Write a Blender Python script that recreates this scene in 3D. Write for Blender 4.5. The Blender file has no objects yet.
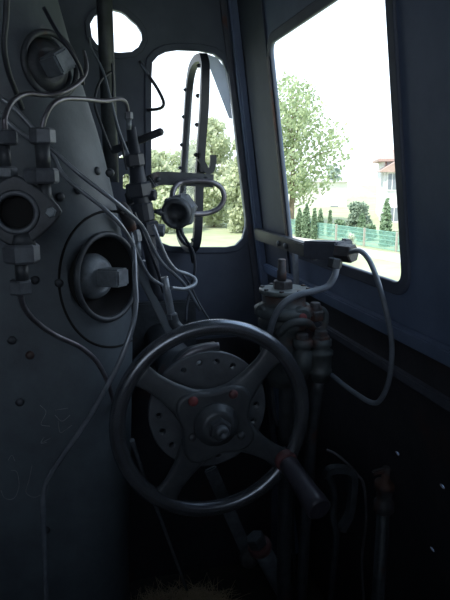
import bpy, bmesh, math, random
from mathutils import Vector, Matrix, Euler
V = Vector
PI = math.pi
rnd = random.Random(7)
SC = bpy.context.scene
COL = SC.collection

# ------------------------------------------------------------------ camera
F = 583.0
CAMZ = 1.45
VPX, VPY = 76.0, 175.0                      # where the engine's long axis vanishes
pitch = math.atan((300 - VPY) / F)
yaw = math.atan((225 - VPX) / F * math.cos(pitch))
w_ = V((math.sin(yaw) * math.cos(pitch), math.cos(yaw) * math.cos(pitch), -math.sin(pitch)))
r_ = V((math.cos(yaw), -math.sin(yaw), 0))
u_ = r_.cross(w_)
CO = V((0, 0, CAMZ))


def ray(px, py):
    return (w_ + r_ * ((px - 225) / F) + u_ * ((300 - py) / F))


def P(px, py, y):
    d = ray(px, py)
    return CO + d * (y / d.y)


def G(px, py, z=-2.0):
    d = ray(px, py)
    return CO + d * ((z - CAMZ) / d.z)


def PP(pts):
    return [P(*p) for p in pts]


def S(n, y, px=225, py=300):
    """length of n photo pixels at depth y"""
    return (P(px + n / 2, py, y) - P(px - n / 2, py, y)).length


cam = bpy.data.cameras.new('camera')
cam.sensor_fit = 'VERTICAL'
cam.sensor_height = 36.0
cam.sensor_width = 27.0
cam.lens = 36.0 * F / 600.0
cam.clip_start = 0.02
cam.clip_end = 500
co = bpy.data.objects.new('camera', cam)
COL.objects.link(co)
co.matrix_world = Matrix.Translation(CO) @ Matrix((r_, u_, -w_)).transposed().to_4x4()
SC.camera = co

# ------------------------------------------------------------------ materials


def mat(name, c1, c2=None, rough=.6, metal=0.0, scale=14.0, bump=.15, rust=None, rust_amt=.0, spec=.5, transl=0.0):
    m = bpy.data.materials.new(name)
    m.use_nodes = True
    nt = m.node_tree
    N, L = nt.nodes, nt.links
    b = N['Principled BSDF']
    tc = N.new('ShaderNodeTexCoord')
    nz = N.new('ShaderNodeTexNoise')
    nz.inputs['Scale'].default_value = scale
    nz.inputs['Detail'].default_value = 6
    nz.inputs['Roughness'].default_value = .65
    L.new(tc.outputs['Object'], nz.inputs['Vector'])
    mx = N.new('ShaderNodeMix')
    mx.data_type = 'RGBA'
    mx.inputs[6].default_value = (*c1, 1)
    mx.inputs[7].default_value = (*(c2 or [v * .6 for v in c1]), 1)
    rp = N.new('ShaderNodeMapRange')
    rp.inputs[1].default_value = .35
    rp.inputs[2].default_value = .65
    L.new(nz.outputs['Fac'], rp.inputs[0])
    L.new(rp.outputs[0], mx.inputs[0])
    out = mx.outputs[2]
    if rust:
        n2 = N.new('ShaderNodeTexNoise')
        n2.inputs['Scale'].default_value = scale * .45
        n2.inputs['Detail'].default_value = 8
        L.new(tc.outputs['Object'], n2.inputs['Vector'])
        r2 = N.new('ShaderNodeMapRange')
        r2.inputs[1].default_value = .62 - rust_amt * .3
        r2.inputs[2].default_value = .72 - rust_amt * .3
        L.new(n2.outputs['Fac'], r2.inputs[0])
        m2 = N.new('ShaderNodeMix')
        m2.data_type = 'RGBA'
        L.new(r2.outputs[0], m2.inputs[0])
        L.new(out, m2.inputs[6])
        m2.inputs[7].default_value = (*rust, 1)
        out = m2.outputs[2]
    L.new(out, b.inputs['Base Color'])
    b.inputs['Roughness'].default_value = rough
    b.inputs['Metallic'].default_value = metal
    b.inputs['Specular IOR Level'].default_value = spec
    if bump:
        bp = N.new('ShaderNodeBump')
        bp.inputs['Strength'].default_value = bump
        bp.inputs['Distance'].default_value = .01
        L.new(nz.outputs['Fac'], bp.inputs['Height'])
        L.new(bp.outputs[0], b.inputs['Normal'])
    if transl:
        tr = N.new('ShaderNodeBsdfTranslucent')
        L.new(out, tr.inputs['Color'])
        ms = N.new('ShaderNodeMixShader')
        ms.inputs[0].default_value = transl
        L.new(b.outputs[0], ms.inputs[1])
        L.new(tr.outputs[0], ms.inputs[2])
        L.new(ms.outputs[0], N['Material Output'].inputs[0])
    return m


RUST = (.10, .05, .04)
M_boiler = mat('boiler_paint', (.12, .145, .17), (.085, .10, .12), .55, 0, 9, .25)
M_wall = mat('blue_grey_wall_paint', (.095, .115, .165), (.07, .085, .125), .6, 0, 7, .12)
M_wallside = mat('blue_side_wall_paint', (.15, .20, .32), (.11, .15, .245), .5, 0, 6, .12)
M_frame = mat('window_frame_paint', (.095, .105, .14), (.065, .07, .095), .55, 0, 20, .12, (.12, .06, .055), .06)
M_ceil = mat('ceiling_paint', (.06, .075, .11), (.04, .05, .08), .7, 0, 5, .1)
M_floor = mat('floor_boards', (.05, .045, .04), (.03, .027, .025), .9, 0, 12, .3)
M_iron = mat('dark_iron', (.075, .085, .10), (.045, .05, .06), .5, .25, 30, .2, RUST, .02)
M_ironr = mat('rusty_iron', (.085, .085, .095), (.05, .045, .05), .6, .2, 34, .3, RUST, .35)
M_nut = mat('worn_nut_steel', (.17, .19, .22), (.10, .11, .13), .5, .3, 30, .2)
M_plug = mat('bare_plug_steel', (.26, .30, .34), (.15, .17, .20), .5, .2, 34, .25)
M_pipe = mat('worn_pipe', (.22, .22, .25), (.13, .12, .14), .38, .6, 22, .1)
M_pipe_b = mat('steel_pipe', (.30, .33, .38), (.19, .21, .24), .30, .3, 22, .1)
M_pipe_c = mat('bright_pipe', (.27, .30, .35), (.19, .21, .25), .24, .25, 22, .05)
M_cable = mat('black_cable', (.035, .04, .055), (.022, .026, .036), .5, 0, 20, .1)
M_rim = mat('polished_wheel_steel', (.26, .28, .32), (.17, .18, .21), .27, .75, 16, .05)
M_wheel = mat('painted_wheel_iron', (.10, .11, .125), (.065, .07, .082), .42, .2, 22, .15)
M_disc = mat('disc_iron', (.125, .135, .155), (.085, .092, .105), .5, .2, 26, .12, RUST, .03)
M_red = mat('worn_red_paint', (.26, .06, .065), (.16, .045, .05), .6, 0, 30, .2)
M_redrim = mat('red_brown_ring', (.17, .06, .065), (.09, .045, .05), .5, 0, 30, .1)
M_grip = mat('dark_grip', (.085, .08, .10), (.055, .05, .065), .35, .2, 20, .08)
M_hose = mat('grey_hose', (.18, .205, .25), (.13, .15, .185), .45, .1, 25, .08)
M_valve = mat('valve_casting', (.095, .112, .122), (.06, .066, .072), .55, .2, 24, .25, RUST, .2)
M_valvel = mat('valve_flange', (.17, .20, .20), (.11, .12, .125), .5, .2, 30, .2, RUST, .1)
M_cloth = mat('grey_cloth', (.62, .65, .74), (.52, .55, .64), .9, 0, 12, .2, transl=.75)
M_straw = mat('straw', (.78, .62, .42), (.55, .42, .27), .8, 0, 30, 0)
M_chalk = mat('chalk', (.32, .34, .36), (.2, .21, .23), .9, 0, 60, 0)
M_black = mat('hollow_black', (.012, .012, .014), (.008, .008, .009), .9, 0, 20, 0)  # black for the seam line and for shade inside recess and bore
M_ground = mat('dry_grass_ground', (.40, .40, .27), (.30, .36, .19), .95, 0, .5, 0)
M_path = mat('pale_path', (.52, .50, .46), (.46, .44, .40), .95, 0, 1.2, 0)
M_leaf = mat('leaf', (.46, .53, .33), (.36, .44, .24), .7, 0, .8, 0, transl=.4)
M_leafp = mat('pale_leaf', (.60, .64, .46), (.50, .55, .36), .7, 0, .5, 0, transl=.4)
M_conif = mat('conifer_leaf', (.26, .36, .22), (.19, .28, .16), .8, 0, 1.5, 0, transl=.25)
M_bush = mat('bush_leaf', (.27, .34, .25), (.20, .27, .19), .8, 0, 1.5, 0, transl=.25)
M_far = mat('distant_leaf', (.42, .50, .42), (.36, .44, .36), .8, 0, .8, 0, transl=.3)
M_bloom = mat('white_blossom', (.72, .74, .66), (.5, .58, .4), .8, 0, 3, 0, transl=.3)
M_bark = mat('bark', (.30, .24, .18), (.2, .16, .12), .9, 0, 4, .3)
M_render = mat('white_house_render', (.72, .71, .74), (.68, .67, .70), .9, 0, 1.5, 0)
M_cream = mat('cream_wall', (.80, .78, .70), (.74, .72, .64), .9, 0, 1.2, 0)
M_tile = mat('faded_red_tiles', (.45, .33, .29), (.38, .27, .24), .8, 0, 2, .2)
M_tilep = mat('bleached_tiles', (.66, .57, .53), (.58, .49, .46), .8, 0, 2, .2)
M_trimw = mat('white_window_frame', (.8, .8, .8), (.75, .75, .75), .6, 0, 5, 0)
M_winglass = mat('house_window_glass', (.22, .25, .28), (.18, .2, .24), .1, 0, 3, 0)
M_fence = mat('green_fence', (.27, .50, .42), (.23, .45, .37), .6, 0, 2, 0)
M_post = mat('fence_post', (.42, .38, .32), (.34, .31, .26), .8, 0, 6, 0)


def glass_mat():
    m = bpy.data.materials.new('dusty_pane')
    m.use_nodes = True
    nt = m.node_tree
    N, L = nt.nodes, nt.links
    b = N['Principled BSDF']
    b.inputs['Base Color'].default_value = (.7, .75, .8, 1)
    b.inputs['Roughness'].default_value = .15
    t = N.new('ShaderNodeBsdfTransparent')
    ms = N.new('ShaderNodeMixShader')
    nz = N.new('ShaderNodeTexNoise')
    nz.inputs['Scale'].default_value = 12
    rp = N.new('ShaderNodeMapRange')
    rp.inputs[3].default_value = .05
    rp.inputs[4].default_value = .22
    L.new(nz.outputs['Fac'], rp.inputs[0])
    L.new(rp.outputs[0], ms.inputs[0])
    L.new(t.outputs[0], ms.inputs[1])
    L.new(b.outputs[0], ms.inputs[2])
    L.new(ms.outputs[0], N['Material Output'].inputs[0])
    return m


M_glass = glass_mat()

# ------------------------------------------------------------------ mesh helpers


def basis(d):
    d = V(d).normalized()
    a = V((0, 0, 1)) if abs(d.z) < .9 else V((0, 1, 0))
    x = d.cross(a).normalized()
    return x, d.cross(x).normalized(), d


def spline(pts, rad, n=7):
    """Catmull-Rom through pts"""
    pts = [V(p) for p in pts]
    if len(pts) < 3:
        return pts, ([rad] * len(pts) if not hasattr(rad, '__len__') else list(rad))
    R = rad if hasattr(rad, '__len__') else [rad] * len(pts)
    Q = [pts[0] * 2 - pts[1]] + pts + [pts[-1] * 2 - pts[-2]]
    RR = [R[0]] + list(R) + [R[-1]]
    out, ro = [], []
    for i in range(1, len(Q) - 2):
        for k in range(n):
            t = k / n
            p0, p1, p2, p3 = Q[i - 1:i + 3]
            out.append(.5 * ((2 * p1) + (p2 - p0) * t + (2 * p0 - 5 * p1 + 4 * p2 - p3) * t * t + (3 * p1 - p0 - 3 * p2 + p3) * t ** 3))
            ro.append(RR[i] * (1 - t) + RR[i + 1] * t)
    out.append(pts[-1])
    ro.append(R[-1])
    return out, ro


class MB:
    def __init__(self):
        self.bm = bmesh.new()

    def face(self, vs):
        try:
            return self.bm.faces.new(vs)
        except ValueError:
            return None

    def box(self, c, size, M=None, bev=0.0):
        c = V(c)
        sx, sy, sz = [v / 2 for v in size]
        M = M or Matrix.Identity(3)
        b2 = bmesh.new()
        vs = [b2.verts.new((x * sx, y * sy, z * sz)) for x in (-1, 1) for y in (-1, 1) for z in (-1, 1)]
        for f in ((0, 1, 3, 2), (4, 6, 7, 5), (0, 4, 5, 1), (2, 3, 7, 6), (0, 2, 6, 4), (1, 5, 7, 3)):
            b2.faces.new([vs[i] for i in f])
        if bev:
            bmesh.ops.bevel(b2, geom=b2.edges[:], offset=bev, segments=2, affect='EDGES')
        self.merge(b2, Matrix.Translation(c) @ M.to_4x4())
        return self

    def merge(self, b2, M):
        mp = {}
        for v in b2.verts:
            mp[v] = self.bm.verts.new(M @ v.co)
        for f in b2.faces:
            nf = self.face([mp[v] for v in f.verts])
            if nf:
                nf.smooth = f.smooth
        b2.free()

    def bar(self, p0, p1, wx, wy, up=(0, 0, 1), bev=0.0):
        """square bar from p0 to p1"""
        p0, p1 = V(p0), V(p1)
        d = (p1 - p0)
        y = d.normalized()
        x = y.cross(V(up))
        if x.length < 1e-4:
            x = y.cross(V((1, 0, 0)))
        x.normalize()
        z = x.cross(y)
        M = Matrix((x, y, z)).transposed()
        return self.box((p0 + p1) / 2, (wx, d.length, wy), M, bev)

    def lathe(self, o, axis, prof, seg=28, smooth=True, rot=0.0, sx=1.0):
        """prof = [(radius, distance along axis)]"""
        x, y, d = basis(axis)
        o = V(o)
        rings = []
        for (r, h) in prof:
            if r < 1e-6:
                rings.append([self.bm.verts.new(o + d * h)])
            else:
                rings.append([self.bm.verts.new(o + d * h + x * (r * sx * math.cos(2 * PI * k / seg + rot)) + y * (r * math.sin(2 * PI * k / seg + rot))) for k in range(seg)])
        for a, b in zip(rings, rings[1:]):
            for k in range(seg):
                j = (k + 1) % seg
                if len(a) == 1 and len(b) == 1:
                    continue
                if len(a) == 1:
                    f = self.face([a[0], b[j], b[k]])
                elif len(b) == 1:
                    f = self.face([a[k], a[j], b[0]])
                else:
                    f = self.face([a[k], a[j], b[j], b[k]])
                if f:
                    f.smooth = smooth
        if len(rings[0]) > 1:
            self.face(rings[0][::-1])
        if len(rings[-1]) > 1:
            self.face(rings[-1])
        return self

    def cyl(self, p0, p1, r0, r1=None, seg=20, smooth=True, bev=0.0):
        p0, p1 = V(p0), V(p1)
        r1 = r0 if r1 is None else r1
        L = (p1 - p0).length
        if bev:
            prof = [(r0 - bev, 0), (r0, bev), (r1, L - bev), (r1 - bev, L)]
        else:
            prof = [(r0, 0), (r1, L)]
        return self.lathe(p0, p1 - p0, prof, seg, smooth)

    def hexnut(self, p0, p1, r, rot=.2, seg=6):
        p0, p1 = V(p0), V(p1)
        L = (p1 - p0).length
        c = min(r * .14, L * .2)
        return self.lathe(p0, p1 - p0, [(r - c, 0), (r, c), (r, L - c), (r - c, L)], seg, False, rot)

    def tube(self, pts, rad, seg=10, n=7, flat=None):
        pts, R = spline(pts, rad, n)
        rings = []
        prev = None
        for i, p in enumerate(pts):
            t = (pts[min(i + 1, len(pts) - 1)] - pts[max(i - 1, 0)]).normalized()
            if prev is None:
                x, y, _ = basis(t)
            else:
                x = (prev - t * prev.dot(t)).normalized()
                y = t.cross(x)
            prev = x
            rings.append([self.bm.verts.new(p + x * (R[i] * math.cos(2 * PI * k / seg)) + y * (R[i] * math.sin(2 * PI * k / seg))) for k in range(seg)])
        for a, b in zip(rings, rings[1:]):
            for k in range(seg):
                j = (k + 1) % seg
                f = self.face([a[k], a[j], b[j], b[k]])
                if f:
                    f.smooth = True
        self.face(rings[0][::-1])
        self.face(rings[-1])
        return self

    def strip(self, pts, wdir, w, thick, n=6):
        """flat bar swept along pts; wdir = direction of its width"""
        pts, _ = spline(pts, 1, n)
        wd = V(wdir).normalized()
        rings = []
        for i, p in enumerate(pts):
            t = (pts[min(i + 1, len(pts) - 1)] - pts[max(i - 1, 0)]).normalized()
            x = (wd - t * wd.dot(t)).normalized()
            y = t.cross(x)
            rings.append([self.bm.verts.new(p + x * (a * w / 2) + y * (b * thick / 2)) for a, b in ((-1, -1), (1, -1), (1, 1), (-1, 1))])
        for a, b in zip(rings, rings[1:]):
            for k in range(4):
                self.face([a[k], a[(k + 1) % 4], b[(k + 1) % 4], b[k]])
        self.face(rings[0][::-1])
        self.face(rings[-1])
        return self

    def torus(self, c, axis, R, r, seg=72, rs=14, sq=1.0):
        x, y, d = basis(axis)
        c = V(c)
        rings = []
        for i in range(seg):
            a = 2 * PI * i / seg
            e = x * math.cos(a) + y * math.sin(a)
            rings.append([self.bm.verts.new(c + e * (R + r * math.cos(2 * PI * k / rs)) + d * (r * sq * math.sin(2 * PI * k / rs))) for k in range(rs)])
        for i in range(seg):
            a, b = rings[i], rings[(i + 1) % seg]
            for k in range(rs):
                j = (k + 1) % rs
                f = self.face([a[k], a[j], b[j], b[k]])
                if f:
                    f.smooth = True
        return self

    def ball(self, c, r, sc=(1, 1, 1), seg=16):
        b2 = bmesh.new()
        bmesh.ops.create_uvsphere(b2, u_segments=seg, v_segments=seg // 2, radius=r)
        for f in b2.faces:
            f.smooth = True
        self.merge(b2, Matrix.Translation(V(c)) @ Matrix.Diagonal((*sc, 1)))
        return self

    def build(self, name, m, parent=None, **kw):
        bmesh.ops.recalc_face_normals(self.bm, faces=self.bm.faces[:])
        me = bpy.data.meshes.new(name)
        self.bm.to_mesh(me)
        self.bm.free()
        return link(name, me, m, parent, **kw)


def link(name, me, m, parent=None, **kw):
    me.materials.clear()
    me.materials.append(m)
    o = bpy.data.objects.new(name, me)
    COL.objects.link(o)
    if parent is not None:
        o.parent = parent
        o.matrix_parent_inverse = world(parent).inverted()
    for k, v in kw.items():
        o[k] = v
    return o


def world(o):
    M = o.matrix_basis.copy()
    while o.parent is not None:
        M = o.parent.matrix_basis @ o.matrix_parent_inverse @ M if False else M
        o = o.parent
    return M if o.type == 'EMPTY' else Matrix.Identity(4)


def thing(name, label, cat, loc=(0, 0, 0), group=None):
    o = bpy.data.objects.new(name, None)
    o.empty_display_size = .05
    COL.objects.link(o)
    o.location = loc
    return tag(o, label, cat, group)


def tag(o, label, cat, group=None, kind=None):
    o['label'] = label
    o['category'] = cat
    if group:
        o['group'] = group
    if kind:
        o['kind'] = kind
    return o


def struct(o):
    o['kind'] = 'structure'
    return o


def frame3(o, x, y):
    x = V(x).normalized()
    y = (V(y) - x * V(y).dot(x)).normalized()
    z = x.cross(y)
    M = Matrix((x, y, z)).transposed().to_4x4()
    M.translation = V(o)
    return M


def plate_mesh(loops, th, M, bev=0.0):
    """flat plate: first loop is the outline, the others are holes; 2-D in frame M"""
    cu = bpy.data.curves.new('plate', 'CURVE')
    cu.dimensions = '2D'
    cu.fill_mode = 'BOTH'
    cu.extrude = max(th / 2 - bev, 1e-5)
    cu.bevel_depth = bev
    cu.bevel_resolution = 2
    for lp in loops:
        s = cu.splines.new('POLY')
        s.points.add(len(lp) - 1)
        for p, q in zip(s.points, lp):
            p.co = (q[0], q[1], 0, 1)
        s.use_cyclic_u = True
    ob = bpy.data.objects.new('plate', cu)
    COL.objects.link(ob)
    dg = bpy.context.evaluated_depsgraph_get()
    me = bpy.data.meshes.new_from_object(ob.evaluated_get(dg))
    bpy.data.objects.remove(ob)
    bpy.data.curves.remove(cu)
    me.transform(M)
    bm = bmesh.new()
    bm.from_mesh(me)
    bmesh.ops.remove_doubles(bm, verts=bm.verts[:], dist=1e-5)
    bmesh.ops.recalc_face_normals(bm, faces=bm.faces[:])
    bm.to_mesh(me)
    bm.free()
    me.update()
    return me


def circ(cx, cy, r, n=20, ry=None):
    return [(cx + r * math.cos(2 * PI * k / n), cy + (ry or r) * math.sin(2 * PI * k / n)) for k in range(n)]


def roundpoly(pts, r, n=6):
    out = []
    N_ = len(pts)
    for i in range(N_):
        p = V((*pts[i], 0))
        a = V((*pts[i - 1], 0))
        b = V((*pts[(i + 1) % N_], 0))
        rr = r[i] if hasattr(r, '__len__') else r
        da, db = (a - p), (b - p)
        rr = min(rr, da.length * .49, db.length * .49)
        s, e = p + da.normalized() * rr, p + db.normalized() * rr
        for k in range(n + 1):
            t = k / n
            q = s * (1 - t) ** 2 + p * (2 * t * (1 - t)) + e * t * t
            out.append((q.x, q.y))
    return out


# ------------------------------------------------------------------ the cab shell
YW = 1.90                                   # front wall
YR = -1.10                                  # rear wall
ZC = 2.32                                   # ceiling
C0, C1 = P(263, 240, YW), P(243, 60, YW)
k_lean = (C1.x - C0.x) / (C1.z - C0.z)      # side wall leans inwards going up


def wx(z):
    return C0.x + k_lean * (z - C0.z)


nR = V((1, 0, -k_lean)).normalized()        # outward normal of the right wall


def W(px, py, off=0.0):
    """point on the right wall, off = towards the inside"""
    d = ray(px, py)
    o = V((C0.x, 0, C0.z)) - nR * off
    return CO + d * ((o - CO).dot(nR) / d.dot(nR))


EX = (1, 0, 0)
EZ = (0, 0, 1)
# front wall (frame: x = X, y = Z)


def fw(pts):
    return [(p.x, p.z) for p in (P(px, py, YW) for px, py in pts)]


win_front = fw([(151, 62), (157, 55), (165, 51), (178, 49), (200, 50), (214, 53), (223, 60), (228, 74), (233, 105), (238, 150), (243, 195), (246, 218), (246, 228), (243, 239), (236, 246), (226, 248),
                (190, 248), (170, 247), (157, 242), (151, 232), (150, 215), (150, 140), (150, 80)])
win_top = fw([(89, 24), (94, 15), (104, 10), (113, 9), (121, 11), (126, 14), (131, 19), (137, 24), (142, 32), (143, 40), (139, 48), (132, 53), (120, 54), (106, 53), (96, 45), (91, 38)])
slot_a = fw([(119, 157), (122, 155), (125, 154), (125, 158), (120, 158)])
slot_b = fw([(123, 176), (125, 174), (128, 174), (130, 176), (130, 187), (127, 189), (123, 189)])
outer = [(-2.0, 0), (wx(0) + .02, 0), (wx(ZC) + .02, ZC), (-2.0, ZC)]
MF = frame3((0, YW + .012, 0), EX, EZ)
struct(link('wall_front', plate_mesh([outer, win_front, win_top, slot_a, slot_b], .024, MF), M_wall))


def grow(lp, d):
    """offset a closed 2-D loop outwards by d"""
    n = len(lp)
    A = sum(lp[i][0] * lp[(i + 1) % n][1] - lp[(i + 1) % n][0] * lp[i][1] for i in range(n))
    s = 1 if A > 0 else -1
    out = []
    for i in range(n):
        a, p, b = V((*lp[i - 1], 0)), V((*lp[i], 0)), V((*lp[(i + 1) % n], 0))
        t = ((p - a).normalized() + (b - p).normalized()).normalized()
        out.append((p.x + s * t.y * d, p.y - s * t.x * d))
    return out


# rim of the front window and of the small top window
o = struct(link('window_1', plate_mesh([grow(win_front, .014), grow(win_front, -.001)], .010, frame3((0, YW - .003, 0), EX, EZ), .003), M_wall))
struct(link('window_3', plate_mesh([grow(win_top, .012), grow(win_top, -.001)], .008, frame3((0, YW - .003, 0), EX, EZ), .002), M_wall))

# right wall (frame: x = Y, y = up the slope)
upR = V((k_lean, 0, 1)).normalized()
OR = V((C0.x, 0, C0.z))
MRo = frame3(OR + nR * .003, (0, 1, 0), upR)


def rw(p):
    q = p - OR
    return (q.y, q.dot(upR))


bl, br = rw(W(296, 250)), rw(W(378, 274))
yb0, yb1 = rw(W(291, 240))[0], rw(W(404, 270))[0]
tl = rw(W(271, 44))
tr_ = rw(W(387, -20))
zt = tl[1]
wq = [(yb1, bl[1] * .5 + br[1] * .5), (yb0, bl[1] * .5 + br[1] * .5), (tl[0], zt), (tr_[0], zt)]
win_side = roundpoly(wq, [.035, .012, .03, .035], 8)
s0, s1 = rw(V((wx(0), 0, 0)))[1], rw(V((wx(ZC), 0, ZC)))[1]
hol = []
for (hx, hy) in ((398, 453), (443, 486), (433, 549)):
    c = rw(W(hx, hy))
    hol.append([(c[0] + .0085 * math.cos(k * PI / 4), c[1] + .0042 * math.sin(k * PI / 4)) for k in range(8)])
struct(link('wall_right', plate_mesh([[(YR, s0), (YW + .02, s0), (YW + .02, s1), (YR, s1)], win_side] + hol, .006, MRo), M_wallside))
struct(link('window_2', plate_mesh([grow(win_side, .022), grow(win_side, .001)], .009, frame3(OR - nR * .002, (0, 1, 0), upR), .003), M_wall))
# ledge under the side window, rails lower on that wall
zs = (W(330, 262)).z


def rail(name, px, py, y0, y1, wid, hgt, m):
    c = W(px, py, wid / 2)
    a, b = V((c.x, y0, c.z)), V((c.x, y1, c.z))
    return struct(MB().bar(a, b, wid, hgt, upR, .003).build(name, m))


M_ledge = mat('worn_ledge', (.30, .33, .38), (.20, .22, .26), .5, .1, 30, .1)
rail('trim_2', 378, 322, .45, YW - .02, .02, .03, M_wallside)
rail('trim_3', 380, 362, .45, YW - .02, .014, .022, M_frame)
M_lining_shade = mat('lining_and_shade', (.045, .043, .052), (.028, .027, .034), .6, 0, 9, .25, (.075, .04, .038), .12)  # dark brown of the side panels, also standing in for lower shade
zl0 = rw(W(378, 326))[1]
holb = []
for (hx, hy) in ((398, 453), (443, 486), (433, 549)):
    c = rw(W(hx, hy))
    holb.append([(c[0] + .0085 * math.cos(k * PI / 4), c[1] + .0042 * math.sin(k * PI / 4)) for k in range(8)])
struct(link('trim_1', plate_mesh([[(YR, s0), (YW - .003, s0), (YW - .003, zl0), (YR, zl0)]] + holb, .0016, frame3(OR - nR * .001, (0, 1, 0), upR)), M_lining_shade))
zf = P(330, 330, YW).z
struct(MB().box(((-2 + wx(.5)) / 2 + .0, YW - .004, zf / 2), (wx(.5) + 1.9, .006, zf)).build('trim_shade_front', M_lining_shade))  # added dark sheet that puts shade on the lower front wall
# dark plate added as shade by the front corner, rusty strip along the opening
yv0 = yb0 + .028
struct(link('trim_shade_side', plate_mesh([[(yv0, rw(V((wx(.8), 0, .8)))[1]), (YW - .004, rw(V((wx(.8), 0, .8)))[1]), (YW - .004, s1 - .02), (tl[0] + .028, s1 - .02)]], .006, frame3(OR - nR * .004, (0, 1, 0), upR), .001), M_ceil))
p0, p1 = OR + V((0, yb0 + .012, 0)) + upR * (bl[1] + .02) - nR * .009, OR + V((0, tl[0] + .012, 0)) + upR * (zt - .03) - nR * .009
struct(MB().bar(p0, p1, .014, .006, nR, .001).build('trim_8', M_ironr))
# corner angle between the two walls
cA, cB = V((wx(.02) - .018, YW - .022, .02)), V((wx(ZC) - .018, YW - .022, ZC - .01))
struct(MB().bar(cA, cB, .03, .03, (0, 1, 0), .006).build('trim_5', M_wallside))
struct(MB().bar(cA + V((-.03, .012, 0)), cB + V((-.03, .012, 0)), .014, .012, (0, 1, 0), .002).build('trim_6', M_frame))

struct(MB().box((-.6, .4, -.02), (2.9, 3.06, .04)).build('floor', M_floor))
struct(MB().box((-.72, .4, ZC + .015), (2.75, 3.06, .03)).build('ceiling', M_ceil))
# closed left wall, rear wall with a high opening shaped to let light in
lw = [(YR, 0), (YW, 0), (YW, ZC), (YR, ZC)]
struct(link('wall_left', plate_mesh([lw], .024, frame3((-2.0, 0, 0), (0, 1, 0), EZ)), M_wall))
rwl = [(-2.0, 0), (wx(0), 0), (wx(ZC), ZC), (-2.0, ZC)]
rh = [(-1.5, 1.5), (.35, 1.5), (.35, 2.15), (-1.5, 2.15)]
struct(link('wall_rear', plate_mesh([rwl, rh], .024, frame3((0, YR, 0), EX, EZ)), M_wall))
# breast-high unseen wall added behind the camera to shade the lower cab
struct(MB().box((-.66, -.3, .66), (2.6, .04, 1.36)).build('wall_light_block', M_wall))

# ------------------------------------------------------------------ boiler back
YB = 1.15
boiler = thing('boiler', 'large blue-grey boiler back plate filling the left side of the cab', 'boiler', (P(40, 400, YB).x, YB + .3, 0))
prof_px = [(38, -90), (62, 0), (80, 62), (92, 100), (105, 143), (118, 197), (128, 245), (136, 300), (139, 350), (138, 420), (136, 520), (134, 600)]
chain = [P(px, py, YB) for px, py in prof_px]
chain = [V((p.x, 0, p.z)) for p in chain]
xb = chain[-1].x
chain.append(V((xb, 0, .02)))
ch2, _ = spline(chain, 1, 4)
RB = .15
bm = bmesh.new()
rows = []
nA = 10
for a in range(nA + 1):
    t = a / nA * PI / 2
    ins, dep = RB * (1 - math.sin(t)), RB * (1 - math.cos(t))
    rows.append([bm.verts.new((p.x - ins, YB + dep, p.z)) for p in ch2])
rows.append([bm.verts.new((p.x, YW - .03, p.z)) for p in ch2])
for a, b in zip(rows, rows[1:]):
    for i in range(len(ch2) - 1):
        f = bm.faces.new([a[i], a[i + 1], b[i + 1], b[i]])
        f.smooth = True
XL = -1.55
zt_, zb_ = ch2[0].z, ch2[-1].z
fl = [bm.verts.new((XL, YB, zt_)), bm.verts.new((XL, YB, zb_))]
bk = [bm.verts.new((XL, YW - .03, zt_)), bm.verts.new((XL, YW - .03, zb_))]
bm.faces.new([fl[0], fl[1]] + rows[0][::-1])
bm.faces.new([bk[1], bk[0]] + rows[-1])
bm.faces.new([fl[0], bk[0], bk[1], fl[1]])
top = [r[0] for r in rows]
bm.faces.new([fl[0]] + top + [bk[0]])
bot = [r[-1] for r in rows]
bm.faces.new([fl[1], bk[1]] + bot[::-1])
bmesh.ops.recalc_face_normals(bm, faces=bm.faces[:])
me = bpy.data.meshes.new('back_plate')
bm.to_mesh(me)
bm.free()
plate = bpy.data.objects.new('back_plate', me)
COL.objects.link(plate)


def surf(px, py):
    """point on the boiler back under a photo pixel, and its normal"""
    dg = bpy.context.evaluated_depsgraph_get()
    d = ray(px, py).normalized()
    ok, loc, nor, _ = plate.ray_cast(CO, d)
    return (loc, nor) if ok else (P(px, py, YB), V((0, -1, 0)))


bpy.context.view_layer.update()
pl_c, pl_n = surf(108, 277)
pl_n = V((.70, -.71, .06)).normalized()
pu_c, pu_n = surf(50, 65)
pu_n = V((.58, -.81, .05)).normalized()
sp_pts = {k: surf(*k) for k in [(59, 283), (30, 355), (97, 171), (110, 173), (12, 340), (60, 197), (78, 190), (46, 530), (20, 402), (35, 280)]}
seam = []
for k in range(75, 300, 5):
    q = surf(110 + 51 * math.cos(math.radians(k)), 279 - 68 * math.sin(math.radians(k)))
    if q[0].y < YW - .1:
        seam.append(q[0] - q[1] * .0005)
R1 = S(39, 1.17)
cut = MB().lathe(pl_c - pl_n * .055, pl_n, [(R1 * .93, 0), (R1, .055), (R1 * 1.02, .2)], 40).build('cut', M_black)
cut2 = MB().lathe(pu_c - pu_n * .03, pu_n, [(S(24, 1.15), 0), (S(26, 1.15), .2)], 36).build('cut', M_black)
for cobj in (cut, cut2):
    md = plate.modifiers.new('b', 'BOOLEAN')
    md.operation = 'DIFFERENCE'
    md.solver = 'EXACT'
    md.object = cobj
dg = bpy.context.evaluated_depsgraph_get()
me2 = bpy.data.meshes.new_from_object(plate.evaluated_get(dg))
for ob in (plate, cut, cut2):
    bpy.data.objects.remove(ob)
back = link('back_plate', me2, M_boiler, boiler)


def sub(name, mb, m, parent, root, **kw):
    """a sub-part: child of a part of root"""
    o = mb.build(name, m)
    o.parent = parent
    o.matrix_parent_inverse = world(root).inverted() if False else Matrix.Identity(4)
    for k, v in kw.items():
        o[k] = v
    # parent's world matrix: identity, because parts cancel their root's offset
    return o


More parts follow.
